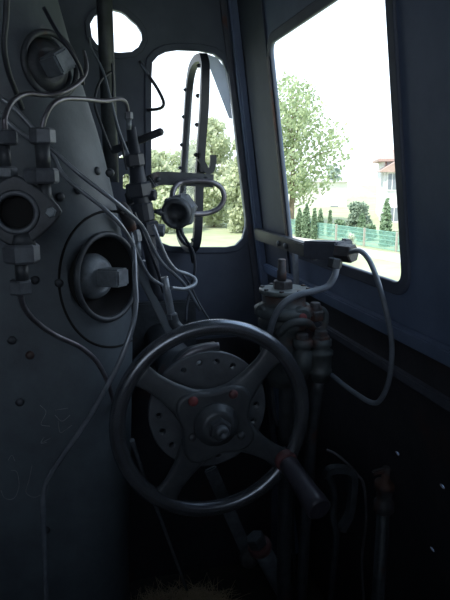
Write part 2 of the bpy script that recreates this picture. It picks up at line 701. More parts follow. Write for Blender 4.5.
# pad ring around the lower plug, lip of the recess
MB().tube(seam, .0028, 6, 3).build('pad_seam', M_black, boiler)
MB().lathe(pl_c - pl_n * .0545, pl_n, [(0, 0), (R1 * .92, 0), (R1 * .985, .05), (R1 * .97, .05), (R1 * .90, .002), (0, .002)], 40).build('recess_shade', M_black, boiler, label='black liner standing in for shade inside the plug recess')  # black cup paints the recess's shade
lip = MB().torus(pl_c + pl_n * .001, pl_n, R1 * 1.02, .006, 56, 8).build('recess_lip', M_iron, boiler)
plug = MB().lathe(pl_c - pl_n * .05, pl_n, [(.048, 0), (.048, .012), (.042, .026), (.03, .034)], 32).build('washout_plug', M_plug, boiler)
xx, yy, dd = basis(pl_n)
Mq = Matrix((V((0, 0, 1)).cross(pl_n).normalized(), pl_n, V((0, 0, 1)))).transposed()
sub('plug_head', MB().box(pl_c + pl_n * .012, (.036, .06, .036), Mq, .004), M_plug, plug, boiler)
plug2 = MB().lathe(pu_c - pu_n * .028, pu_n, [(.05, 0), (.05, .012), (.042, .024), (.03, .03)], 32).build('washout_plug', M_iron, boiler)
Mq2 = Matrix((V((0, 0, 1)).cross(pu_n).normalized(), pu_n, V((0, 0, 1)))).transposed() @ Euler((0, -.55, 0)).to_matrix()
sub('plug_head', MB().box(pu_c + pu_n * .02, (.038, .06, .038), Mq2, .004), M_plug, plug2, boiler)
MB().torus(pu_c + pu_n * .004, pu_n, S(26, 1.15), .006, 48, 8).build('recess_lip', M_iron, boiler)
for k, (loc, nor) in sp_pts.items():
    MB().lathe(loc - nor * .004, nor, [(.0085, 0), (.0085, .007), (.006, .0095), (0, .0105)], 14).build('stay_bolt', M_iron, boiler)
# chalk scribbles


def chalk(pts):
    MB().tube([V((p.x, YB - .0008, p.z)) for p in (P(x, y, YB) for x, y in pts)], .0007, 5, 5).build('chalk_mark', M_chalk, boiler, label='faint chalk scribble on the boiler plate')


for s_ in ([(40, 405), (46, 412), (41, 424), (50, 426)], [(44, 437), (41, 443), (47, 442)], [(55, 415), (62, 421), (70, 415)], [(58, 421), (60, 432), (65, 430), (72, 425)], [(41, 443), (52, 437)],
           [(11, 470), (17, 472), (19, 486), (14, 498), (5, 498), (1, 490)], [(32, 465), (29, 480), (26, 492), (34, 497), (42, 494)], [(8, 460), (12, 455), (15, 461)], [(55, 410), (68, 408)]):
    chalk(s_)

# ------------------------------------------------------------------ steam valve on the left
yv = .95
vc = P(17, 212, yv)
sv = thing('steam_valve', 'steam valve with open round bore and oval flange on the left of the boiler back', 'valve', (vc.x, YB - .01, vc.z))
mp = 583 / .98
hw, hh = 37 / mp, 31 / mp
oval = []
for k in range(60):
    a = 2 * PI * k / 60
    c_, s_ = math.cos(a), math.sin(a)
    rr = 1 / ((abs(c_) / hw) ** 1.25 + (abs(s_) / hh) ** 1.25) ** (1 / 1.25)
    oval.append((rr * c_, rr * s_))
link('flange', plate_mesh([oval, circ(0, 0, 17 / mp, 32)], .022, frame3(vc + V((0, .0, 0)), EX, EZ), .004), M_iron, sv)
MB().lathe(vc + V((0, .012, 0)), (0, 1, 0), [(.042, 0), (.046, .02), (.05, .08), (.05, YB - yv - .022)], 32).build('valve_body', M_iron, sv)
MB().torus(vc - V((0, .012, 0)), (0, 1, 0), 17.5 / mp, .0045, 40, 8).build('bore_rim', M_nut, sv)
MB().lathe(vc + V((0, .009, 0)), (0, -1, 0), [(15 / mp, 0), (15 / mp, .002)], 28).build('bore', M_black, sv, label='black disc standing in for the dark inside the open bore')  # flat black disc paints the bore's dark depth
for bx in (-1, 1):
    q = vc + V((bx * (hw - .012), 0, 0))
    bb = MB().hexnut(q - V((0, .011, 0)), q - V((0, .02, 0)), .0085).cyl(q - V((0, .02, 0)), q - V((0, .028, 0)), .0045, None, 10)
    bb.build('flange_bolt', M_plug, sv)


def vnut(px, y0, y1, hwpx, rot, nm='union_nut', m=M_nut):
    p0, p1 = P(px, y0, yv), P(px, y1, yv)
    p1 = V((p0.x, p0.y, p1.z))
    MB().hexnut(p1, p0, hwpx / mp, rot).build(nm, m, sv)


def vstem(px, y0, y1, r, nm='stem', r2=None):
    p0, p1 = P(px, y0, yv), P(px, y1, yv)
    p1 = V((p0.x, p0.y, p1.z))
    MB().cyl(p1, p0, (r2 or r) / mp, r / mp).build(nm, M_iron, sv)


vnut(42, 128, 144, 11.5, .12)
vstem(42, 143, 170, 6.5)
vnut(41, 168, 184, 16, .3)
vstem(44, 183, 205, 6)
vnut(5, 130, 145, 11, .5)
vstem(4, 144, 170, 5)
vnut(3, 166, 178, 12, .1)
vstem(4, 177, 198, 6)
vstem(22, 232, 246, 9, 'outlet_neck', 12)
vnut(21, 244, 263, 16.5, .25)
vstem(21, 262, 281, 6)
vnut(20, 280, 294, 11, .6)


# ------------------------------------------------------------------ pipes and cables
def pipe(name, pts, rpx, m, label, cat, seg=10, group=None):
    p3 = PP(pts)
    yavg = sum(p[2] for p in pts) / len(pts)
    return tag(MB().tube(p3, rpx * yavg / 583, seg).build(name, m), label, cat, group)


pipe('steam_pipe', [(5, 131, .95), (5, 117, .95), (12, 102, .97), (26, 94, 1.0), (46, 95, 1.03), (63, 92, 1.05), (77, 84, 1.08), (85, 74, 1.12), (86, 62, 1.2), (84, 52, 1.35)], 2.2, M_pipe,
     'thin bent pipe rising from the leftmost union nut and sweeping across under the upper plug', 'pipe')
pipe('steam_pipe', [(42, 129, .95), (45, 117, .95), (52, 105, .96), (64, 99, .99), (84, 99, 1.04), (104, 101, 1.10), (120, 99, 1.18), (126, 103, 1.22), (128, 112, 1.24)], 2.2, M_pipe,
     'pale thin pipe arching from the right union nut towards the small upper opening', 'pipe')
pipe('steam_pipe', [(20, 293, .95), (24, 307, .98), (35, 321, 1.02), (55, 335, 1.06), (80, 347, 1.09), (97, 362, 1.12), (108, 383, 1.14), (113, 400, 1.165), (116, 412, 1.23)], 2.6, M_pipe,
     'dark pipe curving down from the nut below the oval flange across the boiler plate', 'pipe')
pipe('drain_pipe', [(131, 234, 1.22), (134, 252, 1.13), (135, 280, 1.09), (136, 303, 1.07), (132, 328, 1.05), (120, 361, 1.04), (105, 390, 1.04), (85, 424, 1.05), (62, 457, 1.07), (47, 481, 1.08), (43, 500, 1.08), (44, 540, 1.08), (47, 612, 1.08)], 2.7, M_pipe_c,
     'shiny thin pipe running down past the lower plug then straight down the boiler plate', 'pipe')
pipe('steam_pipe', [(0, 97, 1.13), (18, 112, 1.125), (35, 131, 1.12), (50, 147, 1.10), (77, 172, 1.10), (108, 196, 1.10), (124, 209, 1.12), (142, 226, 1.18), (153, 248, 1.24), (164, 265, 1.30), (184, 284, 1.38), (200, 310, 1.46)], 2.0, M_pipe_b,
     'upper of two pipes slanting down side by side above the lower plug', 'pipe')
pipe('steam_pipe', [(0, 114, 1.135), (18, 131, 1.13), (50, 152, 1.11), (66, 178, 1.10), (108, 212, 1.10), (127, 234, 1.12), (144, 268, 1.20), (152, 279, 1.24), (162, 285, 1.28)], 2.0, M_pipe_b,
     'lower of two pipes slanting down side by side above the lower plug', 'pipe')
pipe('thin_pipe', [(134, 212, 1.26), (141, 229, 1.27), (150, 252, 1.29), (157, 270, 1.32), (163, 292, 1.36)], 1.5, M_cable,
     'thin dark pipe slanting down beside the fitting column towards the upright lever', 'pipe')
pipe('hooked_pipe', [(153, 225, 1.30), (160, 243, 1.30), (167, 259, 1.31), (176, 270, 1.32), (187, 274, 1.33), (195, 279, 1.33), (194, 285, 1.32), (184, 289, 1.30), (171, 288, 1.27)], 2.1, M_pipe_b,
     'pipe ending in a round hook turn beside the top of the upright lever', 'pipe')
pipe('cable', [(7, -8, 1.0), (6, 20, 1.01), (4, 45, 1.02), (8, 70, 1.04), (16, 92, 1.08), (22, 108, 1.12)], 2.6, M_iron,
     'thick dark cable hanging down the left edge beside the upper plug', 'cable')
pipe('cable', [(44, 8, 1.10), (56, 30, 1.08), (70, 50, 1.07), (80, 68, 1.09), (83, 84, 1.12)], 1.8, M_cable,
     'dark cable slanting past the right of the upper plug', 'cable')
pipe('cable', [(89, 38, 1.45), (92, 50, 1.44), (103, 71, 1.42), (111, 100, 1.40), (119, 130, 1.40), (131, 161, 1.42), (141, 190, 1.45)], 1.2, M_hose,
     'long thin wire running down from the small upper opening to the fitting column', 'cable')
pipe('cable', [(111, 72, 1.5), (101, 80, 1.49), (96, 92, 1.47), (95, 106, 1.45), (102, 127, 1.44), (111, 150, 1.44)], 1.3, M_cable,
     'dark wire bowed to the left beside the boiler edge below the small upper opening', 'cable')
pipe('cable', [(112, 64, 1.55), (113, 84, 1.53), (113, 107, 1.5), (116, 122, 1.5), (121, 142, 1.5), (127, 170, 1.5)], 1.2, M_cable,
     'nearly straight dark wire dropping behind the pale arching pipe', 'cable')
pipe('wire_loop', [(140, 62, 1.897), (149, 76, 1.80), (157, 88, 1.79), (163, 100, 1.78), (163, 106, 1.78), (158, 109, 1.83), (147, 110, 1.897)], 1.5, M_cable,
     'bent wire loop poking into the upper left of the front window', 'wire')
tag(MB().cyl(P(112, 151, 1.6), P(160, 132, 1.5), .010, .0095, 16, True, .003).ball(P(160, 132, 1.5), .0098).build('lever_bar', M_cable), 'dark round-ended rod poking across the left edge of the front window', 'lever')
# fitting at the end of the arching pipe
e = P(128.5, 112, 1.24)
ft = thing('pipe_union', 'small pipe union hanging at the right end of the pale arching pipe', 'pipe fitting', e - V((0, 0, .03)))
MB().hexnut(e, e - V((0, 0, .014)), .009).build('nut', M_nut, ft)
MB().cyl(e - V((0, 0, .014)), e - V((0, 0, .034)), .006, .0045).build('spigot', M_plug, ft)
# tall pipe in front of the small upper opening
a, b = P(103.5, -20, 1.72), P(104, 62, 1.72)
tag(MB().cyl(V((a.x, a.y, 2.31)), V((a.x, a.y, 1.43)), S(6.6, 1.72), None, 20).build('vertical_pipe', M_iron), 'stout dark vertical pipe splitting the small upper opening in two', 'pipe')

# column of fittings on the left of the front window
yc = 1.42
fc = thing('fitting_column', 'dark column of stacked pipe fittings left of the front window', 'pipe fitting', P(150, 300, yc))
MB().tube(PP([(131, 128, 1.5), (134, 150, 1.47), (139, 185, yc), (145, 222, yc), (151, 255, yc), (158, 300, yc)]), [.012, .014, .02, .02, .016, .014], 16).build('column_pipe', M_cable, fc)
d = (P(145, 222, yc) - P(139, 185, yc)).normalized()


def coll(px, py, r, L, m, rot=.3, seg=6, nm='collar'):
    p = P(px, py, yc)
    MB().hexnut(p - d * L / 2, p + d * L / 2, r, rot, seg).build(nm, m, fc)


coll(139, 190, .032, .035, M_cable, .4)
coll(143, 212, .026, .045, M_cable, .1, 12)
coll(148, 229, .030, .034, M_cable, .7)
coll(135, 160, .022, .03, M_cable, .2)
q = P(150, 229, yc)
MB().hexnut(q, q + V((.034, -.01, -.004)), .016).build('side_nut', M_nut, fc)
q = P(147, 195, yc)
MB().hexnut(q, q + V((.02, -.01, 0)), .014).build('side_nut', M_cable, fc)
# elbow fittings between the boiler and the column
e1, e2 = P(126, 214, 1.22), P(134, 234, 1.26)
el = thing('elbow_fitting', 'short rust-brown elbow fitting wedged between the boiler edge and the slanting pipes', 'pipe fitting', e2)
MB().tube([P(122, 206, 1.24), e1, P(131, 228, 1.25)], [.011, .014, .012], 14).build('elbow', M_ironr, el)
el2 = thing('pale_fitting', 'pale bare-metal fitting just right of the boiler edge above the lower plug', 'pipe fitting', P(136, 250, 1.3))
MB().hexnut(P(134, 230, 1.3), P(136, 242, 1.3), .014).build('nut', M_pipe_b, el2)
MB().cyl(P(136, 242, 1.3), P(138, 256, 1.3), .010, .008).build('spigot', M_plug, el2)
pipe('bent_wire', [(134, 264, 1.5), (139, 262, 1.5), (147, 261, 1.52), (154, 264, 1.55), (160, 276, 1.56)], 1.2, M_pipe_b,
     'short pale bent wire behind the slanting pipes below the front window', 'wire')

# ------------------------------------------------------------------ pivoting sash, hook, flap
sash = thing('window_sash', 'narrow dark hairpin-shaped sash with studs, turned edge-on in the front window', 'window sash', P(196, 252, 1.90))
yn, yf = 1.74, 2.02
near = PP([(203, 57, 1.80), (205, 66, 1.76), (205, 80, yn), (204, 110, yn), (201, 150, yn), (199, 190, yn), (198, 225, yn), (196, 243, 1.76), (191, 250, 1.80)])
far = PP([(203, 57, 1.80), (197, 60, 1.9), (192, 70, 1.97), (189, 90, yf), (187, 120, yf), (184.5, 160, yf), (182, 200, yf), (180, 222, yf), (180, 234, 1.98), (184, 243, 1.9), (191, 250, 1.80)])
MB().strip(near, (1, 0, 0), .024, .022).build('near_stile', M_cable, sash)
MB().strip(far, (1, 0, 0), .022, .022).build('far_stile', M_cable, sash)
for y_ in (66, 96, 125, 155, 183, 212, 240):
    p = P(203.5 - (y_ - 66) * .035 - 3.5, y_, yn)
    MB().lathe(p, (-1, 0, .15), [(.006, 0), (.006, .006), (.0, .011)], 8).build('stud', M_cable, sash)
for y_ in (90, 117, 145, 168):
    p = P(189.5 - (y_ - 90) * .07 - 3, y_, yf)
    MB().lathe(p, (-1, 0, .15), [(.006, 0), (.006, .006), (.0, .012)], 8).build('stud', M_cable, sash)
# glazing between the stiles, seen edge-on
mb = MB()
A_, B_ = PP([(204, 82, yn), (201, 150, yn), (199, 190, yn), (198, 225, yn)]), PP([(190, 92, yf), (185.3, 150, yf), (182.6, 190, yf), (180, 222, yf)])
va = [mb.bm.verts.new(p) for p in A_]
vb = [mb.bm.verts.new(p) for p in B_]
va2 = [mb.bm.verts.new(p + V((.004, .001, 0))) for p in A_]
vb2 = [mb.bm.verts.new(p + V((.004, .001, 0))) for p in B_]
for i in range(3):
    mb.face([va[i], va[i + 1], vb[i + 1], vb[i]])
    mb.face([va2[i], vb2[i], vb2[i + 1], va2[i + 1]])
    mb.face([va[i], va2[i], va2[i + 1], va[i + 1]])
    mb.face([vb[i], vb[i + 1], vb2[i + 1], vb2[i]])
mb.face([va[0], vb[0], vb2[0], va2[0]])
mb.face([va[3], va2[3], vb2[3], vb[3]])
mb.build('pane', M_glass, sash)
hk = MB().strip(PP([(200, 158, yn - .02), (204, 166, yn - .02), (207, 171, yn - .02), (211, 170, yn - .02), (213, 163, yn - .02), (213, 155, yn - .02)]), (0, 1, 0), .014, .017)
hk.bar(P(202, 152, yn - .02), P(202, 172, yn - .02), .016, .012, (0, 1, 0), .002)
hk.build('latch_hook', M_cable, sash)
# flap
mb = MB()
fl_ = [(206, 54), (217, 58), (225, 69), (229, 92), (232, 119), (229, 118), (219, 92), (209, 66)]
lo = PP([(x, y, 1.868) for x, y in fl_])
v0 = [mb.bm.verts.new(p) for p in lo]
v1 = [mb.bm.verts.new(p - V((0, .004, 0))) for p in lo]
mb.face(v0)
mb.face(v1[::-1])
for i in range(len(lo)):
    j = (i + 1) % len(lo)
    mb.face([v0[i], v0[j], v1[j], v1[i]])
tag(mb.build('cloth_flap', M_cloth), 'pale grey triangular flap hanging in the upper right corner of the front window', 'flap')

# ------------------------------------------------------------------ arm bracket and hex cock in front of the window
ya = 1.62
arm = thing('bracket_arm', 'flat dark horizontal arm reaching across the front window above the hex cock', 'bracket', P(140, 190, ya))
MB().strip(PP([(128, 200, ya + .1), (143, 189, ya + .03), (151, 182, ya), (160, 178.5, ya), (180, 179, ya), (213, 181, ya)]), (0, 0, 1), .036, .014).build('arm', M_iron, arm)
for x_ in (158, 206):
    p = P(x_, 179.5, ya - .008)
    MB().lathe(p, (0, -1, 0), [(.007, 0), (.007, .004), (.004, .007), (0, .0075)], 12).build('rivet', M_iron, arm)
hx = P(178, 212, 1.52)
hex_ = thing('hex_cock', 'round-mouthed hexagonal cock with looped pipe in front of the front window', 'valve', hx)
ax = V((-.35, -.9, -.12)).normalized()
MB().hexnut(hx - ax * .034, hx + ax * .006, .047, .3).build('hex_body', M_nut, hex_)
MB().lathe(hx + ax * .006, ax, [(.040, 0), (.040, .02), (.036, .028), (.027, .028), (.025, .004), (0, .004)], 28).build('mouth', M_iron, hex_)
MB().hexnut(hx - ax * .062, hx - ax * .038, .043, .1).build('lock_nut', M_nut, hex_)
q = hx + V((-.040, -.01, 0))
MB().cyl(q, q + V((-.025, -.004, .004)), .012, .004, 12).build('nipple', M_iron, hex_)
MB().tube(PP([(188, 212, 1.56), (196, 214, 1.58), (208, 213, 1.6), (219, 208, 1.6), (224, 199, 1.6), (222, 189, 1.6), (214, 183, 1.6), (203, 181, 1.6), (190, 181, 1.6), (180, 183, 1.6), (174, 189, 1.58), (172, 199, 1.56), (174, 206, 1.55)]), .0075, 12).build('pipe_loop', M_pipe, hex_)
pipe('hanging_cable', [(180, 222, 1.54), (181, 231, 1.55), (186, 240, 1.56), (193, 252, 1.58), (195, 268, 1.58), (192, 285, 1.58), (187, 305, 1.56), (186, 322, 1.54)], 1.6, M_cable,
     'dark cable hanging down from the hex cock below the window sill', 'cable')
pipe('hanging_cable', [(178, 222, 1.55), (178, 233, 1.58), (183, 242, 1.62), (190, 248, 1.66), (193, 262, 1.7)], 1.8, M_cable,
     'short dark cable drooping behind the hanging cable at the front window sill', 'cable')
pipe('slanting_wire', [(178, 268, 1.6), (190, 285, 1.58), (200, 305, 1.56), (216, 330, 1.52)], 1.2, M_cable,
     'dark wire slanting down to the right behind the upright lever', 'wire')

# ------------------------------------------------------------------ reverser: hand wheel, index disc, stand
yw = 1.12
wc = P(213.5, 420, yw)
Rm = (P(303.5, 418.5, yw) - P(118.5, 418.5, yw)).length / 2
axw = V((.03, -1, .03)).normalized()         # towards the driver
wx_, wy_ = None, None
wheel = thing('hand_wheel', 'large four-spoked steel hand wheel with crank grip in the middle of the cab', 'hand wheel', wc)
MB().torus(wc, axw, Rm, .0165, 96, 18, .95).build('rim', M_rim, wheel)
rx = V((0, 0, 1)).cross(-axw).normalized()
rx = -rx if rx.x < 0 else rx
ry = axw.cross(rx)
ry = -ry if ry.z < 0 else ry


def wp(a, r, h=0.0):
    a = math.radians(a)
    return wc + rx * (r * math.cos(a)) + ry * (r * math.sin(a)) + axw * h


angs = [45, 143, 236, 325]


def tapered_spoke(a):
    """flat arm widening towards the hub and flaring into the rim"""
    mb = MB()
    A = math.radians(a)
    e1 = rx * math.cos(A) + ry * math.sin(A)
    e2 = axw.cross(e1)
    rings = []
    for (t, wd, th) in ((.18, .055, .016), (.30, .042, .0145), (.42, .032, .013), (.6, .024, .0115), (.78, .021, .0105), (.90, .024, .0105), (.97, .036, .0105)):
        c = wc + e1 * (Rm * t) + axw * (-.004 + .012 * (1 - t))
        ring = []
        for k in range(12):
            g = 2 * PI * k / 12
            cx, sx = math.cos(g), math.sin(g)
            ring.append(mb.bm.verts.new(c + e2 * (wd * math.copysign(abs(cx) ** .6, cx)) + axw * (th * math.copysign(abs(sx) ** .6, sx))))
        rings.append(ring)
    for p, q in zip(rings, rings[1:]):
        for k in range(12):
            f = mb.face([p[k], p[(k + 1) % 12], q[(k + 1) % 12], q[k]])
            f.smooth = True
    mb.face(rings[0][::-1])
    mb.face(rings[-1])
    return mb


for a in angs:
    tapered_spoke(a).build('spoke', M_wheel, wheel)
# hub plate: a rounded four-lobed casting
hubp = []
for k in range(72):
    a = 360 * k / 72
    lob = sum(max(0, math.cos(math.radians(a - b))) ** 10 for b in angs)
    hubp.append((math.cos(math.radians(a)) * Rm * (.30 + .14 * lob), math.sin(math.radians(a)) * Rm * (.30 + .14 * lob)))
hub = link('hub', plate_mesh([hubp], .034, frame3(wc + axw * .006, rx, ry), .008), M_wheel, wheel)
MB().lathe(wc + axw * .02, axw, [(.048, 0), (.046, .010), (.038, .014), (.036, .020), (.028, .024)], 40).build('hub_boss', M_wheel, wheel)
nutm = MB().hexnut(wc + axw * .042, wc + axw * .062, .024, .4).build('hub_nut', M_wheel, wheel)
sub('spindle_end', MB().lathe(wc + axw * .060, axw, [(.014, 0), (.014, .014), (.011, .018), (.005, .018), (.003, .012), (0, .012)], 20), M_nut, nutm, wheel)
for (px, py, r, m) in ((193, 401, .0105, M_red), (233, 394, .010, M_redrim), (192, 437, .009, M_wheel), (241, 435, .009, M_wheel)):
    d_ = ray(px, py)
    q = CO + d_ * ((wc + axw * .021 - CO).dot(axw) / d_.dot(axw))
    MB().lathe(q, axw, [(r, 0), (r, .004), (r * .7, .008), (0, .009)], 18).build('hub_bolt', m, wheel, **({'label': 'red painted hub bolt'} if m in (M_red, M_redrim) else {}))
# crank grip
g0 = wp(326, Rm * .96, .004)
g1 = P(319, 509, .97)
gd = (g1 - g0).normalized()
gl = (g1 - g0).length
grip = MB().lathe(g0 + gd * .014, gd, [(.019, 0), (.023, .01), (.022, .03), (.0235, gl * .6), (.026, gl - .03), (.026, gl - .014), (.022, gl - .010)], 28).build('crank_grip', M_grip, wheel)
sub('grip_collar', MB().lathe(g0 - gd * .006, gd, [(.021, 0), (.025, .004), (.025, .018), (.020, .022)], 28), M_redrim, grip, wheel, label='reddish collar')
sub('grip_end_ring', MB().torus(g0 + gd * (gl - .011), gd, .0225, .0035, 32, 8), M_redrim, grip, wheel, label='reddish end ring')

# index disc with holes, fixed to the stand behind the wheel
yd = yw + .05
rev = thing('reverser_housing', 'dark iron housing carrying the perforated disc behind the hand wheel', 'gear housing', V((P(210, 420, 1.4).x, 1.88, .75)))
dc = P(208, 409, wc.y + .07)
Rd = (P(265, 411, dc.y) - P(151, 411, dc.y)).length / 2
nh = 18
holes = [circ(Rd * .85 * math.cos(2 * PI * k / nh), Rd * .85 * math.sin(2 * PI * k / nh), .0088, 14) for k in range(nh)]
link('index_disc', plate_mesh([circ(0, 0, Rd, 72)] + holes, .014, frame3(dc, rx, ry), .003), M_disc, rev, label='round plate pierced by a ring of holes')
MB().lathe(dc - axw * .008, -axw, [(.06, 0), (.06, .03), (.085, .06), (.085, .20), (.06, .24), (.045, YW - .03 - dc.y)], 32).build('gear_housing', M_iron, rev)
MB().cyl(dc - axw * .02, wc - axw * .03, .026, None, 20).build('spindle', M_iron, rev)
q = dc - axw * (YW - .03 - dc.y)
MB().box((q.x, YW - .014, q.z), (.26, .026, .24), None, .005).build('wall_plate', M_iron, rev)
# catch on top of the disc
MB().strip(PP([(176, 366, 1.22), (186, 355, 1.22), (200, 350, 1.22), (217, 347, 1.22)]), axw, .05, .014).build('catch', M_iron, rev)
MB().tube(PP([(178, 362, 1.2), (190, 353, 1.2), (205, 348, 1.2), (219, 345, 1.2)]), [.006, .009, .009, .006], 10).build('catch_spring', M_pipe, rev)
# inclined bracket from the boiler side, upright lever on it
br_ = thing('lever_bracket', 'dark sloping bracket with an upright steel lever above the hand wheel', 'lever', P(172, 330, 1.36))
MB().bar(P(128, 250, 1.46), P(176, 345, 1.40), .02, .055, (0, -1, 0), .004).build('bracket', M_boiler, br_)
MB().tube(PP([(172, 314, 1.30), (175, 324, 1.30), (184, 331, 1.29), (198, 328, 1.29), (214, 325, 1.30)]), [.012, .013, .012, .009, .006], 12).build('lever_foot', M_iron, br_)
a, b = P(171.5, 315, 1.30), P(164.5, 278, 1.30)
MB().cyl(a, b, .0088, .0088, 18, True, .001).lathe(b, b - a, [(.0088, 0), (.0088, .002), (.006, .002), (.006, -.01), (0, -.01)], 18).build('lever_tube', M_pipe_b, br_)
MB().hexnut(P(172.2, 319, 1.30), P(171.2, 313, 1.30), .0125).build('lever_nut', M_nut, br_)

# rods under the wheel
pipe('control_rod', [(132, 440, 1.24), (147, 485, 1.36), (158, 512, 1.45), (172, 550, 1.6), (187, 590, 1.76)], 2.2, M_pipe_c, 'thin bright rod slanting down to the straw behind the left of the hand wheel', 'rod')
lk = thing('link_bar', 'flat dark link bar slanting down right from behind the perforated disc', 'rod', P(248, 556, 1.42))
MB().bar(P(210, 468, 1.40), P(247, 552, 1.42), .035, .014, (0, -1, 0), .004).build('bar', M_nut, lk)
MB().lathe(P(248, 556, 1.41), (0, -1, 0), [(.026, 0), (.026, .02), (.018, .024), (.012, .024), (.012, .03), (0, .03)], 20).build('pin_eye', M_ironr, lk)
sp = thing('floor_pipe', 'thick dark pipe with a reddish collar slanting to the floor below the crank grip', 'pipe', P(290, 600, 1.4))
MB().cyl(P(259, 545, 1.36), P(296, 612, 1.42), .026, None, 20).build('tube', M_nut, sp)
d_ = (P(296, 612, 1.42) - P(259, 545, 1.36)).normalized()
MB().lathe(P(259, 545, 1.36) - d_ * .004, d_, [(.028, 0), (.033, .004), (.033, .02), (.027, .024)], 24).build('collar', M_redrim, sp, label='reddish pipe collar')
MB().hexnut(P(254, 536, 1.36), P(259, 545, 1.36), .026).build('end_nut', M_iron, sp)

# ------------------------------------------------------------------ driver's brake valve
yq = 1.27
mq = 583 / 1.29
bc = P(285, 300, yq)
bv = thing('brake_valve', 'bulky grey-green brake valve casting with flanged top and stem below the side window', 'valve', V((bc.x, bc.y, bc.z - .18)))


def bp(px, py, y=yq):
    return P(px, py, y)


def zl(c, prof):
    """profile in photo pixels: (half width, py)"""
    zz = [(r / mq, (P(c, py, yq).z)) for r, py in prof]
    o = P(c, prof[0][1], yq)
    return V((o.x, o.y, 0)), [(r, z) for r, z in zz]


def vl(nm, c, prof, m, seg=32, smooth=True, rot=0, dy=0.0, dx=0.0, **kw):
    o, pr = zl(c, prof)
    return MB().lathe(o + V((dx, dy, 0)), (0, 0, 1), pr[::-1], seg, smooth, rot).build(nm, m, bv, **kw)


vl('valve_body', 284, [(22, 294), (23, 296), (23, 303), (25, 304), (25, 318), (27, 319), (27, 325), (23, 327), (23, 344), (25, 345), (25, 350), (20, 352), (19, 372), (14, 384)], M_valve)
vl('top_flange', 285, [(25, 288), (27.5, 288.6), (27.5, 292), (26, 293)], M_valvel)
vl('lower_flange', 284, [(27, 304), (32, 307), (32, 313), (27, 316)], M_valve)
cap = vl('cap_nut', 283, [(10, 280.5), (11, 281.5), (11, 287), (11, 288)], M_ironr, 6, False, .3)
vl('stem', 282, [(3.6, 259), (4.2, 260), (4.2, 270), (5, 271), (5, 280)], M_ironr, 14)
for k in range(8):
    a = 2 * PI * k / 8 + .3
    p = P(285, 288, yq) + V((math.cos(a) * .054, math.sin(a) * .054, -.004))
    MB().hexnut(p, p + V((0, 0, .007)), .006).build('flange_bolt', M_ironr, bv)
# left lobe with bolt ear
p = bp(262, 309)
MB().cyl(p + V((.03, 0, 0)), p + V((-.012, -.02, 0)), .020, .016, 18, True, .004).build('side_lobe', M_valve, bv)
# front nose with red mark
p = bp(292, 311)
nose = MB().cyl(p, p + V((.0, -.068, -.0)), .024, .022, 24, True, .004).build('front_nose', M_valve, bv)
sub('nose_mark', MB().lathe(p + V((.0, -.066, .0)), (0, -1, 0), [(.010, 0), (.010, .004), (.007, .006), (0, .006)], 18), M_red, nose, bv, label='red painted bolt head')
# arm with cap nuts to the right
p = bp(310, 312)
MB().cyl(bp(290, 312), p + V((.012, -.02, 0)), .024, .02, 18, True, .003).build('side_branch', M_valve, bv)
q = p + V((0, -.03, 0))
MB().hexnut(q - V((0, 0, .012)), q + V((0, 0, .012)), .022).build('branch_nut', M_ironr, bv)
MB().cyl(q + V((0, 0, .012)), q + V((0, 0, .03)), .013, .012, 16, True, .002).build('branch_cap', M_ironr, bv)
MB().tube(PP([(312, 308, 1.24), (319, 308, 1.24), (325, 312, 1.24), (326, 320, 1.24), (323, 328, 1.24), (317, 331, 1.24)]), .007, 12).build('bypass_elbow', M_valve, bv)
MB().tube(PP([(279, 334, 1.22), (285, 327, 1.20), (296, 322, 1.19), (308, 323, 1.20), (313, 329, 1.22)]), .009, 12).build('front_elbow', M_valve, bv)
# right hand chamber
yr = 1.20
mr = 583 / 1.22


def chm(nm, c, prof, m, seg=24, smooth=True, rot=0):
    o = P(c, prof[0][1], yr)
    pr = [(r / mr, P(c, py, yr).z) for r, py in prof]
    MB().lathe(V((o.x, o.y, 0)), (0, 0, 1), pr[::-1], seg, smooth, rot).build(nm, m, bv)


chm('chamber', 321, [(9, 338), (12, 339), (12, 345), (10, 346), (10, 349), (14, 350), (14, 354), (12.5, 355), (12.5, 368), (13.5, 369), (13.5, 373), (10, 375), (8, 381)], M_valve)
chm('chamber_cap', 321, [(7, 330), (8, 331), (8, 335), (11, 336), (11, 341)], M_ironr, 6, False, .2)
chm('small_chamber', 303, [(9, 339), (11, 340), (11, 346), (9, 347), (9, 351), (11, 352), (11, 369), (8, 372), (7, 378)], M_valve)
chm('small_cap', 302, [(6, 333), (7, 334), (7, 339)], M_ironr, 12, False)
# down pipes of the brake valve
pb = P(287, 380, yq)
tag(MB().tube([V((pb.x, pb.y, pb.z + .015)), V((pb.x + .005, pb.y + .01, pb.z - .2)), V((pb.x + .02, pb.y + .04, .3)), V((pb.x + .02, pb.y + .04, 0.0))], .019, 16).build('brake_pipe', M_iron),
    'thick dark pipe dropping from the brake valve to the floor', 'pipe')
pb = P(318, 384, yr)
tag(MB().tube([V((pb.x, pb.y, pb.z + .012)), V((pb.x, pb.y + .03, pb.z - .18)), V((pb.x + .0, pb.y + .06, .35)), V((pb.x, pb.y + .06, 0.0))], .014, 14).build('brake_pipe', M_iron),
    'dark pipe dropping from the right chamber of the brake valve', 'pipe')
pipe('thin_pipe', [(270, 368, 1.32), (272, 395, 1.32), (276, 420, 1.32), (286, 445, 1.33), (292, 475, 1.34), (293, 540, 1.36), (298, 600, 1.4)], 2.2, M_iron,
     'thin dark pipe bending down behind the right side of the wheel rim', 'pipe')

